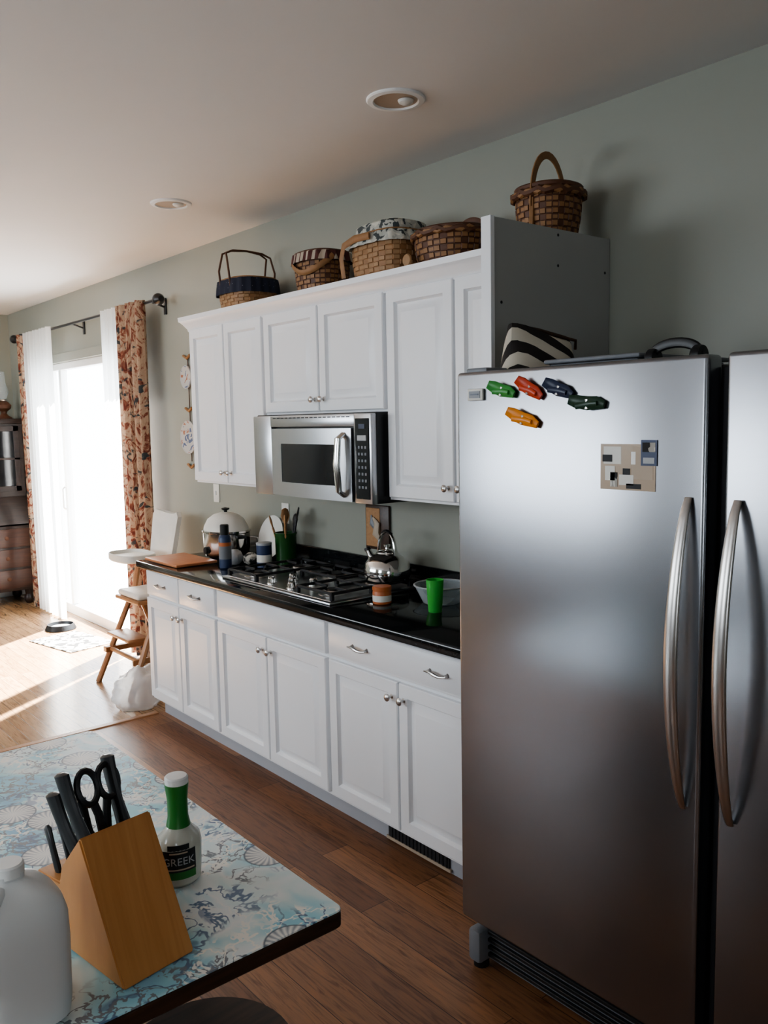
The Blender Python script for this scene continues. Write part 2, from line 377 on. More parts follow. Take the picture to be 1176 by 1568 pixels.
# curtain rod
b=B('curtain_rod')
RX,RZ=2.51,2.50
b.cyl((RX,5.36,RZ),(RX,8.32,RZ),.011,'black')
for y in (5.30,8.37): b.lathe((RX,y,RZ),[(.0001,-.05),(.02,-.044),(.036,-.02),(.04,0),(.036,.02),(.02,.044),(.0001,.05)],'black',axis=(0,1,0),n=20)
for y in (5.42,6.9,8.25):
    b.cyl((RX,y,RZ),(XW-.01,y,RZ-.03),.007,'black'); b.box((XW-.012,y-.015,RZ-.08),(XW,y+.015,RZ+.03),'black',.003,1)
b.done()
def curtain(name,y0,y1,m,folds,amp,z0=.02,z1=2.52,xc=RX,flare=0):
    b=B(name); ny=folds*10; nz=24; vs=[];fs=[]
    for j in range(nz+1):
        tz=j/nz; z=z0+(z1-z0)*tz
        for i in range(ny+1):
            t=i/ny; ph=2*PI*folds*t
            k=1+flare*(1-tz)
            A=amp*(.75+.25*noise.noise(Vector((t*5,tz*1.5,0))))
            yy=(y0+y1)/2+(t-.5)*(y1-y0)*k+.01*math.sin(ph*.5+tz*3)
            vs.append((xc-.028+A*math.sin(ph+.5*math.sin(tz*2.5))-.0,yy,z))
    n=ny+1
    for j in range(nz):
        for i in range(ny): fs.append([j*n+i,j*n+i+1,(j+1)*n+i+1,(j+1)*n+i])
    b.add(vs,fs,m); return b.done(80)
curtain('curtain',5.50,5.92,'curtain',5,.035,flare=.03)
curtain('curtain',8.03,8.15,'curtain',2,.03)
curtain('sheer_curtain',5.95,6.20,'sheer',4,.018)
curtain('sheer_curtain',7.33,8.01,'sheer',8,.02)
# ------------------------------------------------------------------ hutch
b=B('secretary_hutch')
hx0,hx1,hf=1.62,2.575,8.50; hb=YF-.02
b.box((hx0,hf+.03,1.05),(hx1,hb,1.72),'hutch'); b.box((hx0-.02,hf-.0,1.72),(hx1+.02,hb,1.77),'hutch',.01)
for i in range(2):
    xa=hx0+.03+i*.455; xb=xa+.43
    for (p,q) in [((xa,1.08),(xa+.05,1.70)),((xb-.05,1.08),(xb,1.70)),((xa,1.08),(xb,1.13)),((xa,1.65),(xb,1.70)),((xa+.2,1.1),(xa+.225,1.68)),((xa,1.38),(xb,1.40))]:
        b.box((p[0],hf+.01,p[1]),(q[0],hf+.03,q[1]),'hutch',.002,1)
    b.box((xa+.04,hf+.022,1.1),(xb-.04,hf+.028,1.68),'glassdk')
b.prism([(hf-.0,.78),(hf+.03,1.05),(hb,1.05),(hb,.78)],hx0,hx1,'hutch')
b.prism([(hf-.12,.76),(hf-.12,.80),(hf+.02,1.03),(hf+.04,1.03),(hf+.0,.76)],hx0,hx1,'hutch')
b.box((hx0,hf-.12,.14),(hx1,hb,.78),'hutch',.006)
for k in range(3): 
    b.box((hx0+.04,hf-.135,.17+k*.195),(hx1-.04,hf-.12,.345+k*.195),'hutch2',.006)
    for xx in (hx0+.25,hx1-.25): b.lathe((xx,hf-.135,.26+k*.195),[(.02,0),(.012,.006),(.015,.016),(.0001,.022)],'wk2',axis=(0,-1,0),n=12)
for xx in (hx0+.06,hx1-.06):
    for yy in (hf-.06,hb-.06): b.lathe((xx,yy,0),[(.028,0),(.045,.03),(.045,.06),(.03,.09),(.04,.14)],'hutch',n=14)
b.done()
b=B('oil_lamp'); lx,ly,lz=2.47,8.70,1.77
b.lathe((lx,ly,lz),[(.07,0),(.072,.01),(.04,.03),(.025,.05),(.03,.07),(.065,.10),(.07,.13),(.045,.16),(.025,.17)],'wk2')
b.lathe((lx,ly,lz+.17),[(.03,0),(.034,.01),(.03,.02)],'nickel')
b.lathe((lx,ly,lz+.19),[(.028,0),(.052,.06),(.05,.09),(.03,.15),(.026,.25),(.028,.26)],'clear',caps=False); b.done()
# ------------------------------------------------------------------ base cabinets
FX=2.01; YE=1.915; Y1=2.82; Y2=3.763; Y3=4.585
b=B('base_cabinets')
b.box((FX+.02,YE+.0,.105),(XW-.001,Y3,.876),'white')
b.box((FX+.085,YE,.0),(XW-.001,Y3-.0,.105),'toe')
g=.012
def bcab(ya,yb,kind):
    m=(ya+yb)/2
    for p,q in ((ya+g,m-.004),(m+.004,yb-g)): door(b,FX,p,q,.122,.705)
    for s in (-1,1): knob(b,FX,m+s*.035,.645)
    if kind=='two':
        for p,q in ((ya+g,m-.004),(m+.004,yb-g)): drawer(b,FX,p,q,.722,.862); pull(b,FX,(p+q)/2,.792)
    else:
        drawer(b,FX,ya+g,yb-g,.722,.862)
        if kind=='pulls':
            for t in (.25,.75): pull(b,FX,ya+(yb-ya)*t,.792)
bcab(YE,Y1,'pulls'); bcab(Y1,Y2,'plain'); bcab(Y2,Y3,'two')
b.box((FX+.078,2.18,.012),(FX+.085,2.53,.092),'dark')
b.box((FX+.074,2.17,.006),(FX+.084,2.54,.018),'tan'); b.box((FX+.074,2.17,.086),(FX+.084,2.54,.098),'black')
for i in range(16): b.box((FX+.075,2.19+i*.021,.018),(FX+.08,2.194+i*.021,.086),'black')
b.done()
b=B('countertop')
b.box((1.975,YE,.877),(XW-.001,4.625,.914),'granite',.006,2)
b.box((XW-.022,YE,.914),(XW-.001,4.625,1.015),'granite',.004,1); b.done()
# tall panel
b=B('refrigerator_end_panel'); b.box((2.016,1.872,0),(XW-.001,1.897,2.31),'whitem_shade',.0015,1)
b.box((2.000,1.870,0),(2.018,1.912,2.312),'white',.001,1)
for (x,z) in ((2.33,2.19),(2.59,2.19),(2.05,2.05),(2.33,2.29)): b.lathe((x,1.872,z),[(.005,0),(.005,.001),(.0001,.0012)],'dark',axis=(0,-1,0),n=10)
b.done()
# upper cabinets
UX=2.29; U0=1.914; U1=2.335; U2=2.742; U3=3.691; U4=4.475; UZ0=1.352; UZ1=2.235
b=B('upper_cabinets')
b.box((UX+.02,U0,UZ0),(XW-.001,U2,UZ1),'white'); b.box((UX+.02,U2,1.722),(XW-.001,U3,UZ1),'white'); b.box((UX+.02,U3,UZ0),(XW-.001,U4,UZ1),'white')
for y0,y1,z0,kn in ((U0+.01,U1-.006,UZ0+.012,1),(U1+.006,U2-.012,UZ0+.012,0),(U2+.01,(U2+U3)/2-.005,1.732,1),((U2+U3)/2+.005,U3-.012,1.732,0),(U3+.01,(U3+U4)/2-.005,UZ0+.012,1),((U3+U4)/2+.005,U4-.008,UZ0+.012,0)):
    door(b,UX,y0,y1,z0,2.212)
    knob(b,UX,(y1-.03) if kn else (y0+.03),z0+.055)
prof=[(0,2.205),(.012,2.205),(.016,2.220),(.022,2.228),(.034,2.245),(.046,2.258),(.052,2.262),(.054,2.285),(-.02,2.285)]
L=[]
L.append([(UX+.02-o,1.914,z) for o,z in prof]); L.append([(UX+.02-o,U4+o,z) for o,z in prof]); L.append([(XW-.001,U4+o,z) for o,z in prof])
b.loops(L,'white')
b.box((UX+.03,1.90,2.235),(XW-.001,2.14,2.31),'white')
b.done()
# ------------------------------------------------------------------ microwave
b=B('microwave_oven'); mx=2.215; a,c=2.748,3.665; z0,z1=1.336,1.716
b.box((mx+.03,a,z0),(XW-.001,3.688,1.7215),'black',.004,1)
b.box((mx,3.515,z0),(mx+.03,c+.012,z1),'ss',.005)
b.box((mx-.002,2.86,1.662),(mx+.03,3.52,z1),'ss',.006)
b.box((mx-.0,a,z0),(mx+.03,2.868,z1),'ss',.005)
b.box((mx-.004,a+.012,z0+.02),(mx+.01,2.852,z1-.02),'glassdk',.002,1)
N=10; pr=[]
for i in range(N+1):
    t=i/N; y=2.878+t*(3.505-2.878); pr.append((mx-.018*math.sin(PI*t)-.006,y))
for (za,zb) in ((z0+.004,1.405),(1.585,1.655)):
    b.prism(pr+[(mx+.02,3.505),(mx+.02,2.878)],za,zb,'ss',2)
def seg(y0,y1,za,zb,m,dx):
    P=[]
    for i in range(9):
        y=y0+(y1-y0)*i/8; t=(y-2.878)/(3.505-2.878); P.append((mx-.018*math.sin(PI*t)-.006+dx,y))
    b.prism(P+[(mx+.02,y1),(mx+.02,y0)],za,zb,m,2)
seg(2.878,2.985,1.405,1.585,'ss',0); seg(3.41,3.505,1.405,1.585,'ss',0)
seg(2.985,3.41,1.405,1.585,'glassdk',.002)
b.tube([(mx-.012,2.925,1.63),(mx-.04,2.925,1.61),(mx-.050,2.925,1.50),(mx-.040,2.925,1.385),(mx-.012,2.925,1.365)],[.010,.013,.014,.013,.010],'chrome',n=10,flat=(1,1.4))
b.box((mx-.006,2.785,1.652),(mx-.003,2.825,1.672),'clipnavy')
for i in range(7):
    for j in range(3): b.box((mx-.006,2.776+j*.022,1.40+i*.028),(mx-.0035,2.788+j*.022,1.412+i*.028),'grey',.001,1)
b.box((mx-.007,2.775,1.602),(mx-.003,2.835,1.625),'greymat',.001,1)
for i in range(18): b.box((mx-.004,2.89+i*.034,1.702),(mx-.0015,2.912+i*.034,1.706),'dark')
b.box((mx+.06,2.85,z0-.006),(2.5,3.55,z0+.002),'grey'); b.done()
# ------------------------------------------------------------------ cooktop
b=B('gas_cooktop'); cx0,cx1,cy0,cy1=2.055,2.565,2.85,3.77; cz=.9145
b.box((cx0,cy0,cz),(cx1,cy1,cz+.012),'ss',.005)
b.box((cx0+.02,cy0+.02,cz+.010),(cx1-.02,cy1-.02,cz+.014),'ss',.002,1)
burn=[(2.18,3.00,.038),(2.43,3.00,.05),(2.44,3.31,.055),(2.18,3.62,.045),(2.43,3.62,.04)]
for x,y,r in burn:
    b.lathe((x,y,cz+.012),[(r+.025,0),(r+.022,.005),(r,.007),(r,.016),(r-.004,.020)],'nickel',n=26)
    b.lathe((x,y,cz+.030),[(r-.006,0),(r-.004,.003),(r-.008,.008),(.0001,.010)],'iron',n=26)
gz=cz+.045
def bar(p,q,w=.006): 
    b.box((min(p[0],q[0])-w,min(p[1],q[1])-w,gz-.008),(max(p[0],q[0])+w,max(p[1],q[1])+w,gz+.004),'iron',.002,1)
for (ga,gb) in ((2.88,3.135),(3.49,3.745)):
    for y in (ga,gb): bar((2.09,y),(2.53,y))
    for x in (2.09,2.305,2.53): bar((x,ga),(x,gb))
    m=(ga+gb)/2
    for xa,xb in ((2.10,2.15),(2.215,2.30),(2.31,2.39),(2.47,2.53)): bar((xa,m),(xb,m),.005)
    for x in (2.18,2.43):
        bar((x,ga),(x,m-.035),.005); bar((x,m+.035),(x,gb),.005)
    for x in (2.09,2.305,2.53):
        for y in (ga,gb): b.box((x-.009,y-.009,cz+.013),(x+.009,y+.009,gz),'iron',.003,1)
for y in (3.17,3.455): bar((2.33,y),(2.53,y))
for x in (2.33,2.53): bar((x,3.17),(x,3.455))
bar((2.34,3.31),(2.395,3.31),.005); bar((2.475,3.31),(2.53,3.31),.005); bar((2.44,3.17),(2.44,3.27),.005); bar((2.44,3.35),(2.44,3.455),.005)
for x in (2.33,2.53):
    for y in (3.17,3.455): b.box((x-.009,y-.009,cz+.013),(x+.009,y+.009,gz),'iron',.003,1)
for x,y in ((2.12,3.23),(2.12,3.40),(2.18,3.315),(2.24,3.23),(2.24,3.40)):
    b.lathe((x,y,cz+.013),[(.026,0),(.026,.004),(.021,.007),(.019,.026),(.015,.030),(.0001,.031)],'chrome',n=22)
    b.box((x-.018,y-.003,cz+.042),(x+.018,y+.003,cz+.048),'chrome',.002,1)
b.done()
# ------------------------------------------------------------------ kettle
b=B('tea_kettle'); kx,ky,kz=2.445,2.935,gz+.004; K=1.1
def kp(pr): return [(r*K if r>.001 else r,h) for r,h in pr]
b.lathe((kx,ky,kz),kp([(.078,0),(.090,.006),(.098,.028),(.099,.050),(.091,.080),(.072,.108),(.050,.121),(.046,.124)]),'chrome',n=40)
b.lathe((kx,ky,kz+.124),kp([(.046,0),(.044,.006),(.030,.014),(.008,.018),(.007,.024),(.014,.030),(.014,.038),(.0001,.042)]),'chrome',n=28)
b.tube([(kx-.02,ky+.070,kz+.085),(kx-.026,ky+.090,kz+.108),(kx-.03,ky+.102,kz+.130)],[.019,.015,.013],'chrome',n=14)
b.tube([(kx-.03,ky+.101,kz+.128),(kx-.032,ky+.106,kz+.140)],[.016,.015],'black',n=14)
P=[]
for i in range(13):
    t=PI*i/12; P.append((kx,ky+.060*math.cos(t),kz+.105+.115*math.sin(t)**.8))
b.tube(P,.006,'chrome',n=8,flat=(1,1.6)); b.tube([ (p[0],p[1],p[2]+.002) for p in P[4:9]],.009,'black',n=10)
b.done()
# ------------------------------------------------------------------ counter items
CZ=.9145
b=B('utensil_crock'); x,y=2.49,3.84
b.lathe((x,y,CZ),[(.050,0),(.056,.006),(.058,.17),(.062,.176),(.062,.182),(.054,.182),(.052,.03),(.0001,.03)],'gr_crock',n=30)
for dx,dy,L,k in ((.02,.03,.29,0),(-.02,-.03,.28,1),(.025,-.02,.31,2),(-.03,.02,.27,0),(0,.0,.30,1),(.03,.0,.27,2)):
    base_=Vector((x+dx*.6,y+dy*.6,CZ+.035)); tip=Vector((x+dx*2.3,y+dy*2.3,CZ+L))
    d=(tip-base_).normalized()
    m='black' if k==2 else 'spoon'
    b.tube([base_,base_+d*(L-.09)],.006,m,n=8)
    q=base_+d*(L-.10)
    b.tube([q,q+d*.02,q+d*.045,q+d*.07,q+d*.078],[.007,.018,.026,.020,.006],m,n=10,flat=(.25,1) if k!=1 else (1,.3))
b.done()
b=B('food_can'); b.lathe((2.38,3.885,CZ),[(.038,0),(.041,.003),(.041,.122),(.038,.125)],'blue',n=28); b.lathe((2.38,3.885,CZ+.125),[(.042,-.004),(.043,.008),(.038,.010)],'greymat',n=28)
b.lathe((2.38,3.885,CZ+.03),[(.0415,0),(.0415,.04)],'cream',n=28,caps=False); b.done()
b=B('spice_bottle'); b.lathe((2.22,4.02,CZ),[(.030,0),(.033,.004),(.033,.16),(.028,.175),(.022,.18)],'blue',n=26)
b.lathe((2.22,4.02,CZ+.05),[(.0335,0),(.0335,.07)],'grey',n=26,caps=False); b.lathe((2.22,4.02,CZ+.12),[(.0337,0),(.0337,.02)],'terr',n=26,caps=False)
b.lathe((2.22,4.02,CZ+.18),[(.024,0),(.024,.05),(.02,.055)],'black',n=20); b.done()
b=B('slow_cooker'); x,y=2.42,4.36
b.lathe((x,y,CZ),[(.12,0),(.14,.012),(.150,.06),(.153,.145),(.158,.15),(.158,.16),(.146,.162)],'chrome',n=40,sx=.85,sy=1)
b.lathe((x,y,CZ+.162),[(.146,0),(.142,.018),(.118,.060),(.08,.085),(.03,.098),(.0001,.1)],'cream',n=40,sx=.85,sy=1)
b.lathe((x,y,CZ+.258),[(.010,0),(.010,.012),(.022,.018),(.024,.026),(.0001,.032)],'black',n=20)
b.lathe((x-.128,y,CZ+.05),[(.022,0),(.020,.014),(.0001,.016)],'black',axis=(-1,0,0),n=18)
for s in (-1,1): b.box((x-.03,y+s*.166-.014,CZ+.12),(x+.03,y+s*.166+.014,CZ+.138),'black',.005)
b.done()
b=B('serving_platter')
b.lathe((2.555,4.065,CZ+.127),[(.0001,0),(.085,.003),(.12,.018),(.122,.022),(.084,.008),(.0001,.005)],'cream',axis=(-1,0,.25),n=36); b.done()
b=B('cutting_board'); b.box((2.02,4.20,CZ),(2.27,4.60,CZ+.016),'board',.005); b.done()
b=B('crumpled_snack_bag')
for i,(sx,sy,sz,m) in enumerate(((.05,.05,.045,'greymat'),(.045,.045,.035,'bw'))):
    vs=[];fs=[];n=18;r=9; ox,oy=((2.32,4.10),(2.38,4.02))[i]
    for j in range(r+1):
        ph=-PI/2+PI*j/r
        for k in range(n):
            a=2*PI*k/n; p=Vector((math.cos(ph)*math.cos(a),math.cos(ph)*math.sin(a),math.sin(ph)))
            q=1+.25*noise.noise(p*2.3+Vector((i*5,0,0))); vs.append((ox+p.x*sx*q,oy+p.y*sy*q,max(CZ,CZ+sz*.8+p.z*sz*q)))
    for j in range(r):
        for k in range(n): fs.append([j*n+k,j*n+(k+1)%n,(j+1)*n+(k+1)%n,(j+1)*n+k])
    b.add(vs,fs,m)
b.done()
b=B('condiment_jar'); x,y=2.25,2.74
b.lathe((x,y,CZ),[(.036,0),(.040,.004),(.040,.05),(.036,.058)],'terr',n=26); b.lathe((x,y,CZ+.012),[(.0405,0),(.0405,.026)],'cream',n=26,caps=False)
b.lathe((x,y,CZ+.058),[(.041,0),(.041,.014),(.038,.017)],'terr',n=26); b.done()
b=B('green_drinking_cup'); x,y=2.30,2.465
b.lathe((x,y,CZ),[(.026,0),(.028,.003),(.036,.132),(.034,.132),(.0265,.005),(.0001,.005)],'greenglass',n=28)
b.lathe((x,y,CZ+.006),[(.026,0),(.0295,.062),(.0001,.062)],'green',n=28); b.done()
b=B('plastic_bowl'); x,y=2.445,2.58
b.lathe((x,y,CZ),[(.075,0),(.08,.003),(.108,.06),(.113,.072),(.118,.073),(.118,.078),(.110,.078),(.104,.06),(.076,.006),(.0001,.006)],'clear',n=40)
b.tube([(x+.116*math.cos(2*PI*k/40),y+.116*math.sin(2*PI*k/40),CZ+.076) for k in range(40)],.0035,'greymat',closed=True,n=6); b.done()
# wall plates and plaque
def plate(name,y,z,n):
    b=B(name); b.box((XW-.006,y-.036,z-.058),(XW,y+.036,z+.058),'cream',.003)
    if n=='s': b.box((XW-.014,y-.006,z-.012),(XW-.005,y+.006,z+.014),'trim',.002,1)
    else:
        for s in (-1,1):
            b.lathe((XW-.006,y,z+s*.02),[(.017,0),(.016,.0015),(.0001,.0016)],'trim',axis=(-1,0,0),n=18)
            for q in (-1,1): b.box((XW-.0085,y+q*.006-.001,z+s*.02-.004),(XW-.007,y+q*.006+.001,z+s*.02+.005),'dark')
    return b.done()
plate('light_switch',4.82,1.247,'s'); plate('wall_outlet',4.03,1.175,'o')
b=B('wooden_wall_plaque'); y,z=3.20,1.165
b.box((XW-.016,y-.09,z-.11),(XW-.001,y+.09,z+.11),'dkwood',.005)
b.box((XW-.019,y-.025,z-.095),(XW-.015,y+.082,z+.095),'spoon',.002,1)
b.tube([(XW-.022,y-.03,z-.06),(XW-.024,y+.0,z-.03),(XW-.024,y-.01,z+.02),(XW-.024,y+.02,z+.05)],[.010,.024,.02,.006],'tan',n=10,flat=(.4,1),up=(1,0,0))
b.tube([(XW-.022,y+.01,z-.0),(XW-.024,y+.03,z+.02),(XW-.022,y+.035,z+.06)],[.012,.016,.004],'grey',n=10,flat=(.4,1),up=(1,0,0))
b.done()
b=B('hanging_decorative_plates')
for z,r in ((1.99,.075),(1.60,.11)):
    b.lathe((XW-.004,5.13,z),[(r*.6,0),(r*.65,.006),(r,.020),(r,.024),(r*.62,.012),(.0001,.010)],'plateglaze',axis=(-1,0,0),n=32)
    b.tube([(XW-.024,5.13+r*.97*math.cos(2*PI*k/28),z+r*.97*math.sin(2*PI*k/28)) for k in range(28)],.004,'greymat',closed=True,n=6,up=(1,0,0))
b.tube([(XW-.006,5.13,2.12),(XW-.006,5.13,1.44)],.003,'wk2'); 
for z in (2.13,1.79,1.42): b.tube([(XW-.01,5.09,z),(XW-.012,5.13,z-.02),(XW-.01,5.18,z)],.009,'wk1')
b.done()
# ------------------------------------------------------------------ baskets
def basket(b,cx,cy,z0,rx,ry,h,flare=.1,ex=2.6,mats=('wk1','wk2'),rows=9,n=32,ang=0):
    ca,sa=math.cos(ang),math.sin(ang)
    def pt(i,j,off=0):
        a=2*PI*i/n; t=j/rows; c,s=math.cos(a),math.sin(a)
        k=(abs(c)**ex+abs(s)**ex)**(-1/ex)*(1-flare+flare*t+.05*math.sin(PI*t))
        x=(rx*k+off)*c; y=(ry*k+off)*s
        return (cx+x*ca-y*sa,cy+x*sa+y*ca,z0+h*t)
    for j in range(rows):
        for i in range(n):
            over=(i+j)%2; o=.0035 if over else .0005; e=.12 if over else .22
            vs=[pt(i,j),pt(i+1,j),pt(i+1,j+1),pt(i,j+1),pt(i+.10,j+e,o),pt(i+.9,j+e,o),pt(i+.9,j+1-e,o),pt(i+.10,j+1-e,o)]
            m=mats[0] if over or (i%3) else mats[1]
            b.add(vs,[[0,1,5,4],[1,2,6,5],[2,3,7,6],[3,0,4,7]],mats[1]); b.add(vs[4:],[[0,1,2,3]],m)
    b.add([pt(i,0) for i in range(n)],[list(range(n))],mats[1])
    b.add([pt(i,rows*.93,-.004) for i in range(n)],[list(range(n))],'dkwood')
    for jj,r in ((rows,.008),(rows-.9,.004)): b.tube([pt(i,jj,.003) for i in range(n)],r,mats[1],n=6,closed=True,flat=(1.2,.6))
    return pt
def arc(cx,cy,z,r,h,ang,k=16,p=1.0):
    return [(cx+r*math.cos(PI*i/k)*math.cos(ang),cy+r*math.cos(PI*i/k)*math.sin(ang),z+h*math.sin(PI*i/k)**p) for i in range(k+1)]
def frill(b,pt,n,j0,j1,m,off=.012):
    N=n*3; vs=[]
    for jj,o in ((j1,-.01),(j1+.25,.004),(j1,off),((j0+j1)/2,off+.004),(j0,off+.008)):
        for i in range(N): vs.append(pt(i*n/N,jj,o+(.004*math.sin(i*1.3) if o>.005 else 0)))
    fs=[]
    for r in range(4):
        for i in range(N): fs.append([r*N+i,r*N+(i+1)%N,(r+1)*N+(i+1)%N,(r+1)*N+i])
    b.add(vs,fs,m)
TZ=2.286; BX=2.445; NB=32
b=B('wicker_basket'); pt=basket(b,BX-.01,4.05,TZ,.125,.155,.15,.08,3,('wk3','wk1')); frill(b,pt,NB,4.6,9,'navy')
b.add([pt(i,9.2,0) for i in range(NB)],[list(range(NB))],'navy')
for dy in (-.05,.05): b.tube([(BX-.01-.132,4.05+dy,TZ+.10),(BX-.01-.142,4.05+dy,TZ+.2),(BX-.01-.135,4.05+dy*.4,TZ+.285),(BX-.01-.09,4.05+dy*.2,TZ+.305),(BX-.01,4.05,TZ+.312),(BX-.01+.09,4.05+dy*.2,TZ+.305),(BX-.01+.135,4.05+dy*.4,TZ+.285),(BX-.01+.142,4.05+dy,TZ+.2),(BX-.01+.132,4.05+dy,TZ+.10)],.0055,'wk2',n=6,up=(0,1,0))
b.done()
b=B('wicker_basket'); pt=basket(b,BX,3.38,TZ,.11,.13,.185,.10,2.6,('wk1','wk2')); frill(b,pt,NB,7.0,9,'stripe')
b.add([pt(i,9.3,0) for i in range(NB)],[list(range(NB))],'stripe')
b.tube([pt(12+i*.75,8.0-3.6*math.sin(PI*i/14),.016) for i in range(0,15)],.008,'wk1',n=6,flat=(1.6,.5)); b.done()
b=B('wicker_basket'); pt=basket(b,BX,2.87,TZ,.125,.160,.18,.06,3.4,('wk3','wk1')); frill(b,pt,NB,6.8,9,'plaid')
b.lathe((BX,2.87,TZ+.178),[(.98,0),(1.0,.02),(.97,.045),(.9,.052),(.0001,.054)],'plaid',n=44,sx=.118,sy=.153,ex=3.4)
b.tube([(BX-.13,3.04,TZ+.02),(BX-.145,3.035,TZ+.10),(BX-.15,3.01,TZ+.15),(BX-.152,2.93,TZ+.168),(BX-.152,2.83,TZ+.165)],.010,'wk1',n=6,flat=(1.5,.5),up=(0,1,0)); b.done()
b=B('wicker_basket'); pt=basket(b,BX,2.50,TZ,.128,.155,.135,.14,2.1,('wk1','wk2'),rows=6)
b.tube([pt(i,5.4+.35*math.sin(i*2.2),.010) for i in range(NB)],.011,'wk2',n=6,closed=True)
b.tube([pt(i,5.4-.35*math.sin(i*2.2),.012) for i in range(NB)],.008,'wk1',n=6,closed=True)
b.tube(arc(BX+.05,2.44,TZ+.12,.07,.06,PI/2,p=.8),.007,'wk2',n=6,flat=(.6,1.6),up=(1,0,0))
b.lathe((BX-.146,2.60,TZ+.03),[(.026,0),(.022,.006),(.0001,.008)],'wk3',axis=(-1,0,0),n=18); b.done()
b=B('wicker_basket'); Z5=2.313; pt=basket(b,2.43,1.995,Z5,.105,.108,.160,.14,2.4,('wk1','wk2'),rows=8)
b.tube([pt(i,6.9+.35*math.sin(i*2.2),.010) for i in range(NB)],.012,'wk2',n=6,closed=True)
b.tube([pt(i,6.9-.35*math.sin(i*2.2),.012) for i in range(NB)],.009,'wk1',n=6,closed=True)
b.tube(arc(2.43,1.995,Z5+.09,.108,.19,.14,p=.8),.009,'wk1',n=6,flat=(.5,1.6),up=(-.14,1,0))
b.tube([(2.325,1.98,Z5+.12),(2.322,1.98,Z5+.02)],.009,'wk1',n=6); b.done()
# ------------------------------------------------------------------ refrigerators
def fridge(y0,y1,hside,name):
    b=B(name); zt=1.816; zb=.170; fx=1.74
    b.box((fx+.078,y0+.006,.03),(2.52,y1-.006,zt-.02),'fridgebody',.006)
    b.box((fx+.062,y0+.012,zb+.01),(fx+.08,y1-.012,zt-.03),'dark')
    b.box((fx,y0,zb),(fx+.064,y1,zt),'ss2',.011,4)
    b.box((fx+.03,(y1-.09) if hside<0 else y0+.01,zt-.004),(fx+.12,(y1-.01) if hside<0 else y0+.09,zt+.012),'grey',.005)
    b.box((fx+.07,y0+.02,.02),(fx+.09,y1-.02,zb-.006),'grey',.003,1)
    for i in range(5): b.box((fx+.058,y0+.03,.035+i*.024),(fx+.072,y1-.03,.047+i*.024),'black',.002,1)
    for y in (y0+.03,y1-.03):
        b.box((fx+.02,y-.025,.02),(fx+.09,y+.025,.125),'grey',.012,2)
        b.lathe((fx+.055,y,0),[(.024,0),(.024,.02),(.012,.022),(.012,.05)],'black',n=16)
        b.box((1.9+.55,y-.02,0),(1.9+.59,y+.02,.04),'black')
    hy=y0+.038 if hside<0 else y1-.036
    P=[];R=[]
    for i in range(29):
        t=i/28; z=.775+t*(1.50-.775); P.append((fx-.006-.062*math.sin(PI*t)**.75,hy,z)); R.append(.009+.008*math.sin(PI*t)**.6)
    b.tube(P,R,'nickel',n=16,flat=(.45,1.0),up=(1,0,0))
    return b.done()
fridge(.987,1.764,-1,'refrigerator'); fridge(.168,.945,1,'refrigerator')
b=B('appliance_filler_strip'); b.box((1.80,.947,.0),(1.83,.985,1.79),'dark',.002,1); b.done()
# magnets and photo
fx=1.7395
b=B('refrigerator_thermometer_magnet'); b.box((fx-.008,1.654,1.735),(fx,1.712,1.768),'cream',.003); b.box((fx-.0095,1.662,1.742),(fx-.0075,1.704,1.761),'grey'); b.box((fx-.0105,1.668,1.75),(fx-.009,1.698,1.754),'clipnavy'); b.done()
def clip(y,z,m,ang,L=.075):
    b=B('magnetic_bag_clip'); R=Matrix.Rotation(ang,4,'X'); b.X=Matrix.Translation((fx-.001,y,z))@R
    b.tube([(-.007,-L/2,0),(-.008,-L/4,.004),(-.010,0,.002),(-.014,L/3,.006),(-.024,L/2,.010)],[.008,.014,.015,.014,.010],m,n=10,flat=(.5,1.2),up=(1,0,0))
    b.tube([(-.018,-L*.35,.003),(-.014,0,.0),(-.020,L*.3,-.006)],[.006,.010,.008],m,n=10,flat=(.5,1),up=(1,0,0))
    b.box((-.006,-.012,-.012),(.0,.012,.012),'dark'); b.lathe((-.012,0,-.012),[(.006,0),(.006,.024)],'nickel',n=10)
    b.done()
clip(1.578,1.757,'clipgreen',.25,.085); clip(1.482,1.757,'red',.5,.085); clip(1.386,1.752,'clipnavy',.35,.085); clip(1.297,1.715,'clipdk',.05,.095); clip(1.504,1.680,'orange',.3,.10)
b=B('photo_print'); 
def ph(y0,y1,z0,z1,m,k=0): b.box((fx-.0012-k*.0005,y0,z0),(fx-k*.0005,y1,z1),m)
ph(1.112,1.264,1.508,1.618,'skin'); ph(1.118,1.175,1.535,1.612,'tan',1); ph(1.205,1.255,1.57,1.612,'cream',1)
for (a,c,d,e,m) in ((1.222,1.25,1.53,1.565,'cream'),(1.215,1.235,1.515,1.55,'bw'),(1.17,1.21,1.52,1.545,'cream'),(1.18,1.20,1.545,1.56,'dark'),(1.23,1.258,1.575,1.592,'dark'),(1.15,1.19,1.512,1.524,'dark'),(1.165,1.177,1.57,1.60,'trim')): ph(a,c,d,e,m,2)
ph(1.108,1.150,1.568,1.628,'blue',3); ph(1.112,1.146,1.60,1.622,'bw',4); ph(1.114,1.144,1.573,1.587,'greymat',4); b.done()
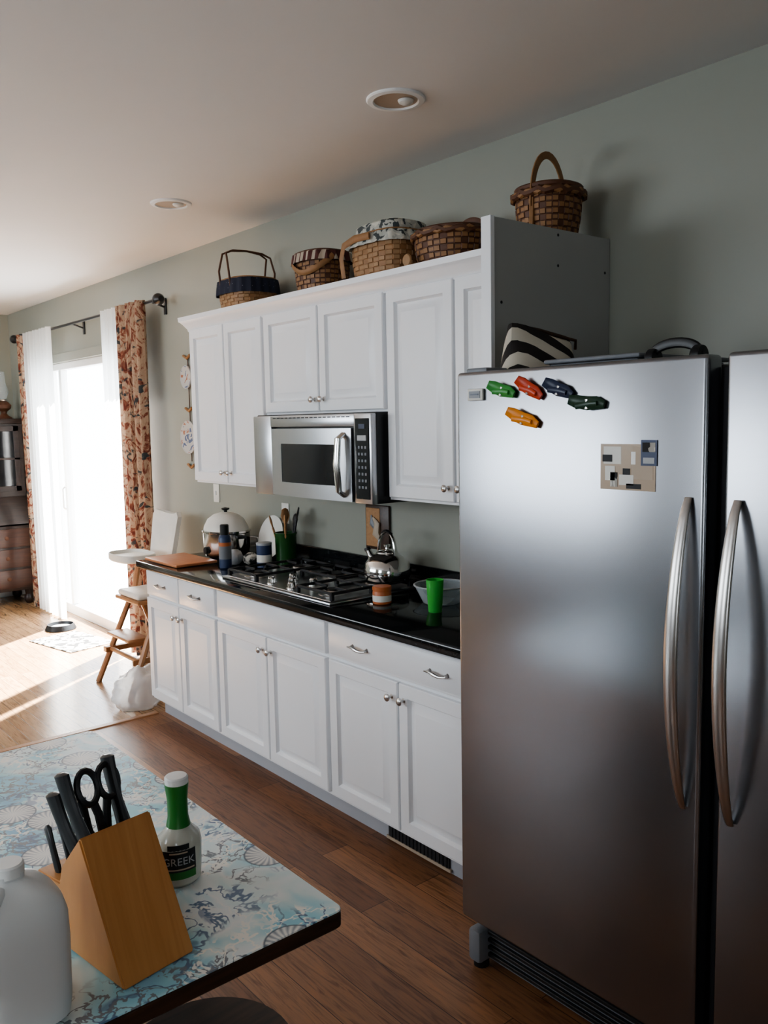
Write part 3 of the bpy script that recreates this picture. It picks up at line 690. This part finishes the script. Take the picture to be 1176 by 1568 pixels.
# on top of the fridge
FT=1.797
b=B('printed_toiletry_bag'); b.X=Matrix.Translation((1.985,1.665,FT))@Matrix.Rotation(-.35,4,'Z')
vs=[];fs=[];n=24;r=12
for j in range(r+1):
    t=j/r; h=.135*t; w=(1-.6*t**1.5)
    for k in range(n):
        a=2*PI*k/n; c,s=math.cos(a),math.sin(a); q=(abs(c)**3+abs(s)**3)**(-1/3)
        vs.append((.125*c*q*(1-.18*t),.060*s*q*w+.004*noise.noise(Vector((c*3,s*3,t*4))),h+.012*math.sin(a*2)*t-.018*c*t))
for j in range(r):
    for k in range(n): fs.append([j*n+k,j*n+(k+1)%n,(j+1)*n+(k+1)%n,(j+1)*n+k])
fs.append([r*n+k for k in range(n)]); fs.append(list(range(n))[::-1])
b.add(vs,fs,'zebra'); b.tube([(-.09,0,.157),(0,0,.143),(.09,0,.122)],.006,'dkwood'); b.tube([(.09,0,.122),(.125,0,.115),(.13,.01,.09)],.005,'dkwood'); b.done()
b=B('storage_tray'); b.box((1.90,1.27,FT),(2.33,1.56,FT+.035),'grey',.008); b.box((1.89,1.26,FT+.035),(2.34,1.57,FT+.047),'grey',.005); b.done()
b=B('headphones'); 
b.tube([(1.90,1.165+.068*math.cos(PI*i/14),FT+.018+.045*math.sin(PI*i/14)**.7) for i in range(15)],.009,'black',n=8,flat=(.6,1.4),up=(1,0,0))
for s in (-1,1): b.lathe((1.90,1.165+s*.062,FT+.027),[(.025,-.012),(.027,-.006),(.027,.006),(.022,.012)],'black',axis=(0,1,0),n=20)
b.done()
# ------------------------------------------------------------------ high chair
b=B('high_chair'); HX,HY=2.27,5.19
for s in (-1,1):
    b.tube([(HX-.24,HY+s*.26,0),(HX+.02,HY+s*.20,.62),(HX+.06,HY+s*.19,.84)],.019,'chairw',n=8,flat=(1,1.2))
    b.tube([(HX+.27,HY+s*.26,0),(HX+.05,HY+s*.20,.55)],.019,'chairw',n=8)
    b.box((HX-.20,HY+s*.215-.014,.20),(HX+.23,HY+s*.235+.014,.235),'chairw',.004,1)
    b.box((HX-.10,HY+s*.19-.016,.80),(HX+.16,HY+s*.19+.016,.83),'chairw',.006)
b.cyl((HX-.16,HY-.23,.22),(HX-.16,HY+.23,.22),.014,'chairw'); b.cyl((HX+.17,HY-.23,.22),(HX+.17,HY+.23,.22),.014,'chairw')
b.box((HX-.20,HY-.17,.33),(HX-.06,HY+.17,.35),'chairw',.006)
b.box((HX-.13,HY-.18,.56),(HX+.16,HY+.18,.585),'chairw',.008)
b.box((HX-.12,HY-.16,.585),(HX+.12,HY+.16,.625),'cushion',.018,3)
vs=[];fs=[];NZ=16;NY=16
def backpt(i,j,side):
    t=j/NZ; w=.13+.055*t**.8-(.03 if j==NZ else 0); u=-1+2*i/NY
    z=.62+.50*t+(.025*abs(u)**1.5-.02)*t*(1 if t>.6 else 0); xx=HX+.13+.09*t
    puff=.018*(1-abs(u)**4)*(.6+.4*abs(math.sin(u*PI*1.5)))
    return (xx+(.018+.010 if side else -puff)-.05*abs(u)**2,HY+u*w,z)
for side in (0,1):
    for j in range(NZ+1):
        for i in range(NY+1): vs.append(backpt(i,j,side))
S=(NZ+1)*(NY+1); n=NY+1
for side in (0,1):
    for j in range(NZ):
        for i in range(NY): fs.append([side*S+q for q in (j*n+i,j*n+i+1,(j+1)*n+i+1,(j+1)*n+i)])
for j in range(NZ):
    for i in (0,NY): fs.append([j*n+i,(j+1)*n+i,S+(j+1)*n+i,S+j*n+i])
for i in range(NY):
    for j in (0,NZ): fs.append([j*n+i,j*n+i+1,S+j*n+i+1,S+j*n+i])
b.add(vs,fs,'cushion')
b.lathe((HX-.075,HY,.825),[(.93,0),(1.0,.010),(1.0,.045),(.96,.05),(.92,.028),(.0001,.026)],'cream',n=40,sx=.12,sy=.18,ex=3); b.done()
# plastic bag by high chair
b=B('plastic_shopping_bag'); vs=[];fs=[];n=36;r=20
for j in range(r+1):
    ph_=-PI/2+PI*j/r
    for k in range(n):
        a=2*PI*k/n; p=Vector((math.cos(ph_)*math.cos(a),math.cos(ph_)*math.sin(a),math.sin(ph_)))
        q=1+.22*noise.noise(p*2.1)+.12*noise.noise(p*6); vs.append((2.03+p.x*.16*q,4.78+p.y*.12*q,max(0.001,.10+p.z*.14*q)))
for j in range(r):
    for k in range(n): fs.append([j*n+k,j*n+(k+1)%n,(j+1)*n+(k+1)%n,(j+1)*n+k])
b.add(vs,fs,'bag'); b.done(60)
b=B('patterned_floor_mat'); b.X=Matrix.Translation((2.28,6.62,0))@Matrix.Rotation(.2,4,'Z'); b.box((-.20,-.30,0.0),(.20,.30,.008),'bw',.003,1); b.done()
b=B('pet_bowl'); b.lathe((2.36,7.12,0),[(.12,0),(.125,.005),(.105,.045),(.10,.045),(.09,.015),(.0001,.012)],'black',n=30)
b.lathe((2.36,7.12,.013),[(.085,0),(.08,.01),(.0001,.012)],'greymat',n=24); b.done()
# ------------------------------------------------------------------ table
TT=.757
b=B('pedestal_table'); X0,X1,Y0,Y1_=-.38,.91,1.24,2.52
def rr(x0,x1,y0,y1,r,k=5):
    P=[]
    for cx,cy,a0 in ((x1-r,y1-r,0),(x0+r,y1-r,90),(x0+r,y0+r,180),(x1-r,y0+r,270)):
        for i in range(k+1):
            a=math.radians(a0+90*i/k); P.append((cx+r*math.cos(a),cy+r*math.sin(a)))
    return P
o=rr(X0,X1,Y0,Y1_,.018)
b.loops([[(x,y,TT-.034) for x,y in rr(X0+.004,X1-.004,Y0+.004,Y1_-.004,.018)],[(x,y,TT-.030) for x,y in o],[(x,y,TT-.004) for x,y in o],[(x,y,TT) for x,y in rr(X0+.004,X1-.004,Y0+.004,Y1_-.004,.018)]],'dkwood')
b.box((X0+.28,Y0+.25,TT-.10),(X1-.28,Y1_-.25,TT-.034),'dkwood',.006)
cx,cy=(X0+X1)/2,(Y0+Y1_)/2
b.lathe((cx,cy,.10),[(.10,0),(.11,.03),(.07,.08),(.05,.15),(.075,.25),(.08,.33),(.05,.42),(.06,.50),(.12,.56)],'dkwood',n=28)
for k in range(4):
    a=PI/4+k*PI/2; d=Vector((math.cos(a),math.sin(a),0)); c0=Vector((cx,cy,0))
    b.tube([c0+d*.05+Vector((0,0,.17)),c0+d*.2+Vector((0,0,.13)),c0+d*.36+Vector((0,0,.045)),c0+d*.42+Vector((0,0,.025))],[.04,.035,.026,.024],'dkwood',n=10)
b.done()
b=B('tablecloth'); b.loops([[(x,y,TT+.0005) for x,y in o],[(x,y,TT+.003) for x,y in rr(X0+.001,X1-.001,Y0+.001,Y1_-.001,.018)]],'cloth'); b.done()
TS=TT+.0035
# knife block
b=B('knife_block'); b.X=Matrix.Translation((.493,1.287,TS))@Matrix.Rotation(math.radians(9),4,'Z')
bm=bmesh.new()
poly=[(0,0),(.12,.225),(.190,.150),(.200,.118),(.285,.112),(.275,0)]
vsa=[bm.verts.new((0,p[0],p[1])) for p in poly]; vsb=[bm.verts.new((.140,p[0],p[1])) for p in poly]
n=len(poly); bm.faces.new(vsa[::-1]); bm.faces.new(vsb)
for i in range(n): bm.faces.new([vsa[i],vsa[(i+1)%n],vsb[(i+1)%n],vsb[i]])
bmesh.ops.recalc_face_normals(bm,faces=bm.faces[:])
bmesh.ops.bevel(bm,geom=bm.edges[:],offset=.003,segments=2,affect='EDGES'); bm.verts.index_update()
b.add([v.co.copy() for v in bm.verts],[[v.index for v in f.verts] for f in bm.faces],'block'); bm.free()
D=Vector((0,.40,.915)).normalized()
def khandle(x,t,L=.115,tilt=0,w=1.0):
    w*=1.25
    p=Vector((x,.12+.07*t,.225-.075*t)); d=(D+Vector((tilt,0,0))).normalized()
    b.tube([p-d*.02,p+d*.012],.006*w,'nickel',n=8,flat=(1,.5))
    ts=[0.01,.02,.35,.6,.85,.97,1.0]; rs=[.009,.011,.0095,.0105,.0115,.012,.006]
    side=Vector((0,.915,-.40))
    b.tube([p+d*L*q+side*(.006*math.sin(q*PI)) for q in ts],[r*w for r in rs],'black',n=12,flat=(1.25,.72),up=side)
    for q in (.3,.55,.8): b.lathe(p+d*L*q+Vector((.0095*w,0,0))+side*.005,[(.0022,0),(.0001,.001)],'nickel',axis=(1,0,0),n=8)
khandle(.022,.25,.125,-.10); khandle(.026,.80,.12,-.14); khandle(.100,.25,.13,.0); khandle(.120,.75,.115,.05)
khandle(.064,.9,.10,-.04,.85)
for s in (-1,1):
    c=Vector((.068+s*.020,.170,.285)); ring=[c+Vector((.019*math.cos(a),.0+.010*math.sin(a),.028*math.sin(a))) for a in [2*PI*i/18 for i in range(18)]]
    b.tube(ring,.0062,'black',n=8,closed=True,up=(0,1,0)); b.tube([Vector((.068+s*.004,.150,.19)),Vector((.068+s*.008,.158,.235)),c+Vector((-s*.006,-.006,-.027))],.0075,'black',n=8)
for i in range(5):
    p=Vector((.020+.025*i,.238,.113)); b.tube([p,p+D*.012,p+D*.05,p+D*.082,p+D*.088],[.007,.008,.0075,.0085,.004],'black',n=10,flat=(1.2,.7),up=(0,1,0))
b.done()
# dressing bottle
b=B('salad_dressing_bottle'); x,y=.722,1.545
b.lathe((x,y,TS),[(.036,0),(.042,.006),(.044,.03),(.046,.080),(.043,.098),(.028,.113),(.020,.125),(.0185,.14)],'dress',n=36,sx=1,sy=.85)
b.lathe((x,y,TS+.118),[(.0245,0),(.0205,.02),(.0205,.055),(.024,.085),(.0245,.088)],'gr_lbl',n=32)
b.lathe((x,y,TS+.206),[(.0235,0),(.0235,.012),(.021,.015),(.0001,.0155)],'trim',n=32)
def labelpatch(z0,z1,a0,a1,m,off,rz=.0448):
    vs=[];k=14
    for z in (z0,(z0+z1)/2,z1):
        for i in range(k+1):
            a=a0+(a1-a0)*i/k; vs.append((x+(rz+off)*math.cos(a),y+(rz+off)*.85*math.sin(a),TS+z))
    fs=[]
    for r in range(2):
        for i in range(k): fs.append([r*(k+1)+i,r*(k+1)+i+1,(r+1)*(k+1)+i+1,(r+1)*(k+1)+i])
    b.add(vs,fs,m)
va=math.atan2(-1.545,-.722)
labelpatch(.020,.036,va-.8,va+.8,'gr_lbl',.001); labelpatch(.036,.080,va-.8,va+.8,'black',.0018)
labelpatch(.080,.092,va-.5,va+.5,'black',.0010)
labelpatch(.040,.043,va-.7,va+.7,'tan',.0026)
labelpatch(.074,.077,va-.4,va+.4,'tan',.0026)
try:
    cu=bpy.data.curves.new('lbl','FONT'); cu.body='GREEK'; cu.size=.022; cu.align_x='CENTER'; cu.resolution_u=3
    to=bpy.data.objects.new('lbl',cu); bpy.context.scene.collection.objects.link(to)
    dg=bpy.context.evaluated_depsgraph_get(); me=to.evaluated_get(dg).to_mesh()
    tv=[]
    for v in me.vertices:
        a=va+v.co.x/.046; r=.0448+.003; tv.append((x+r*math.cos(a),y+r*.85*math.sin(a),TS+.051+v.co.y))
    b.add(tv,[list(p.vertices) for p in me.polygons],'greymat')
    to.evaluated_get(dg).to_mesh_clear(); bpy.data.objects.remove(to)
except Exception as e: print('text',e)
b.done()
# milk jug
b=B('milk_jug'); x,y=.343,1.345
b.lathe((x,y,TS),[(.062,0),(.072,.008),(.075,.03),(.077,.13),(.076,.170),(.070,.192),(.052,.212),(.030,.226),(.021,.232),(.021,.240)],'jug',n=44,ex=3.6)
b.lathe((x,y,TS+.236),[(.0235,0),(.0235,.016),(.021,.019),(.0001,.0195)],'trim',n=28)
b.tube([(x-.02,y-.02,TS+.215),(x-.055,y-.055,TS+.212),(x-.078,y-.078,TS+.17),(x-.072,y-.072,TS+.11),(x-.05,y-.05,TS+.085)],[.016,.015,.014,.014,.014],'jug',n=12)
b.done()
# stool
b=B('round_stool'); x,y=.70,1.42
b.lathe((x,y,.425),[(.16,0),(.175,.008),(.18,.02),(.172,.032),(.12,.030),(.0001,.026)],'dkwood',n=40)
for k in range(4):
    a=PI/4+k*PI/2; d=Vector((math.cos(a),math.sin(a),0)); c0=Vector((x,y,0))
    b.tube([c0+d*.19,c0+d*.12+Vector((0,0,.43))],[.014,.018],'dkwood',n=10)
for k in range(4):
    a=PI/4+k*PI/2; a2=a+PI/2; b.tube([(x+.165*math.cos(a),y+.165*math.sin(a),.16),(x+.165*math.cos(a2),y+.165*math.sin(a2),.16)],.009,'dkwood')
b.done()
# ------------------------------------------------------------------ lighting
w=bpy.data.worlds.new('sky'); bpy.context.scene.world=w; w.use_nodes=True
bg=w.node_tree.nodes['Background']; bg.inputs[0].default_value=(.84,.92,1.0,1); bg.inputs[1].default_value=8.0
def portal(loc,rot,sx,sy):
    l=bpy.data.lights.new('window_portal','AREA'); l.shape='RECTANGLE'; l.size=sx; l.size_y=sy; l.cycles.is_portal=True
    o=bpy.data.objects.new('window_portal',l); o.location=loc; o.rotation_euler=rot; bpy.context.scene.collection.objects.link(o)
portal((XW+.13,(DY0+DY1)/2,DZ/2),(0,PI/2,0),DZ,DY1-DY0)
for a_,c_ in WL: portal((XL-.13,(a_+c_)/2,(WZ0+WZ1)/2),(0,-PI/2,0),WZ1-WZ0,c_-a_)
portal(((NX0+NX1)/2,YN-.13,(NZ0+NZ1)/2),(PI/2,0,0),NX1-NX0,NZ1-NZ0)
sl=bpy.data.lights.new('sun','SUN'); sl.energy=85; sl.angle=.03; sl.color=(1,.97,.93)
so=bpy.data.objects.new('sun',sl); so.rotation_euler=Vector((-.56,-.38,-.74)).to_track_quat('-Z','Y').to_euler(); so.location=(6,8,6)
bpy.context.scene.collection.objects.link(so)
# ------------------------------------------------------------------ camera
cam=bpy.data.cameras.new('camera'); co=bpy.data.objects.new('camera',cam); bpy.context.scene.collection.objects.link(co)
fwd=Vector((.6343,.7657,-.10705)).normalized(); up=Vector((.0830,.0699,.99408)); up=(up-fwd*up.dot(fwd)).normalized(); right=fwd.cross(up)
R=Matrix((right,up,-fwd)).transposed().to_4x4(); co.matrix_world=Matrix.Translation((0,0,1.685))@R
cam.sensor_fit='VERTICAL'; cam.sensor_height=36; cam.sensor_width=27; cam.lens=36*1303/1568; cam.clip_start=.02
sc=bpy.context.scene; sc.camera=co
sc.view_settings.view_transform='AgX'
try: sc.view_settings.look='AgX - Medium High Contrast'
except Exception as e: print(e)
sc.view_settings.exposure=0.3
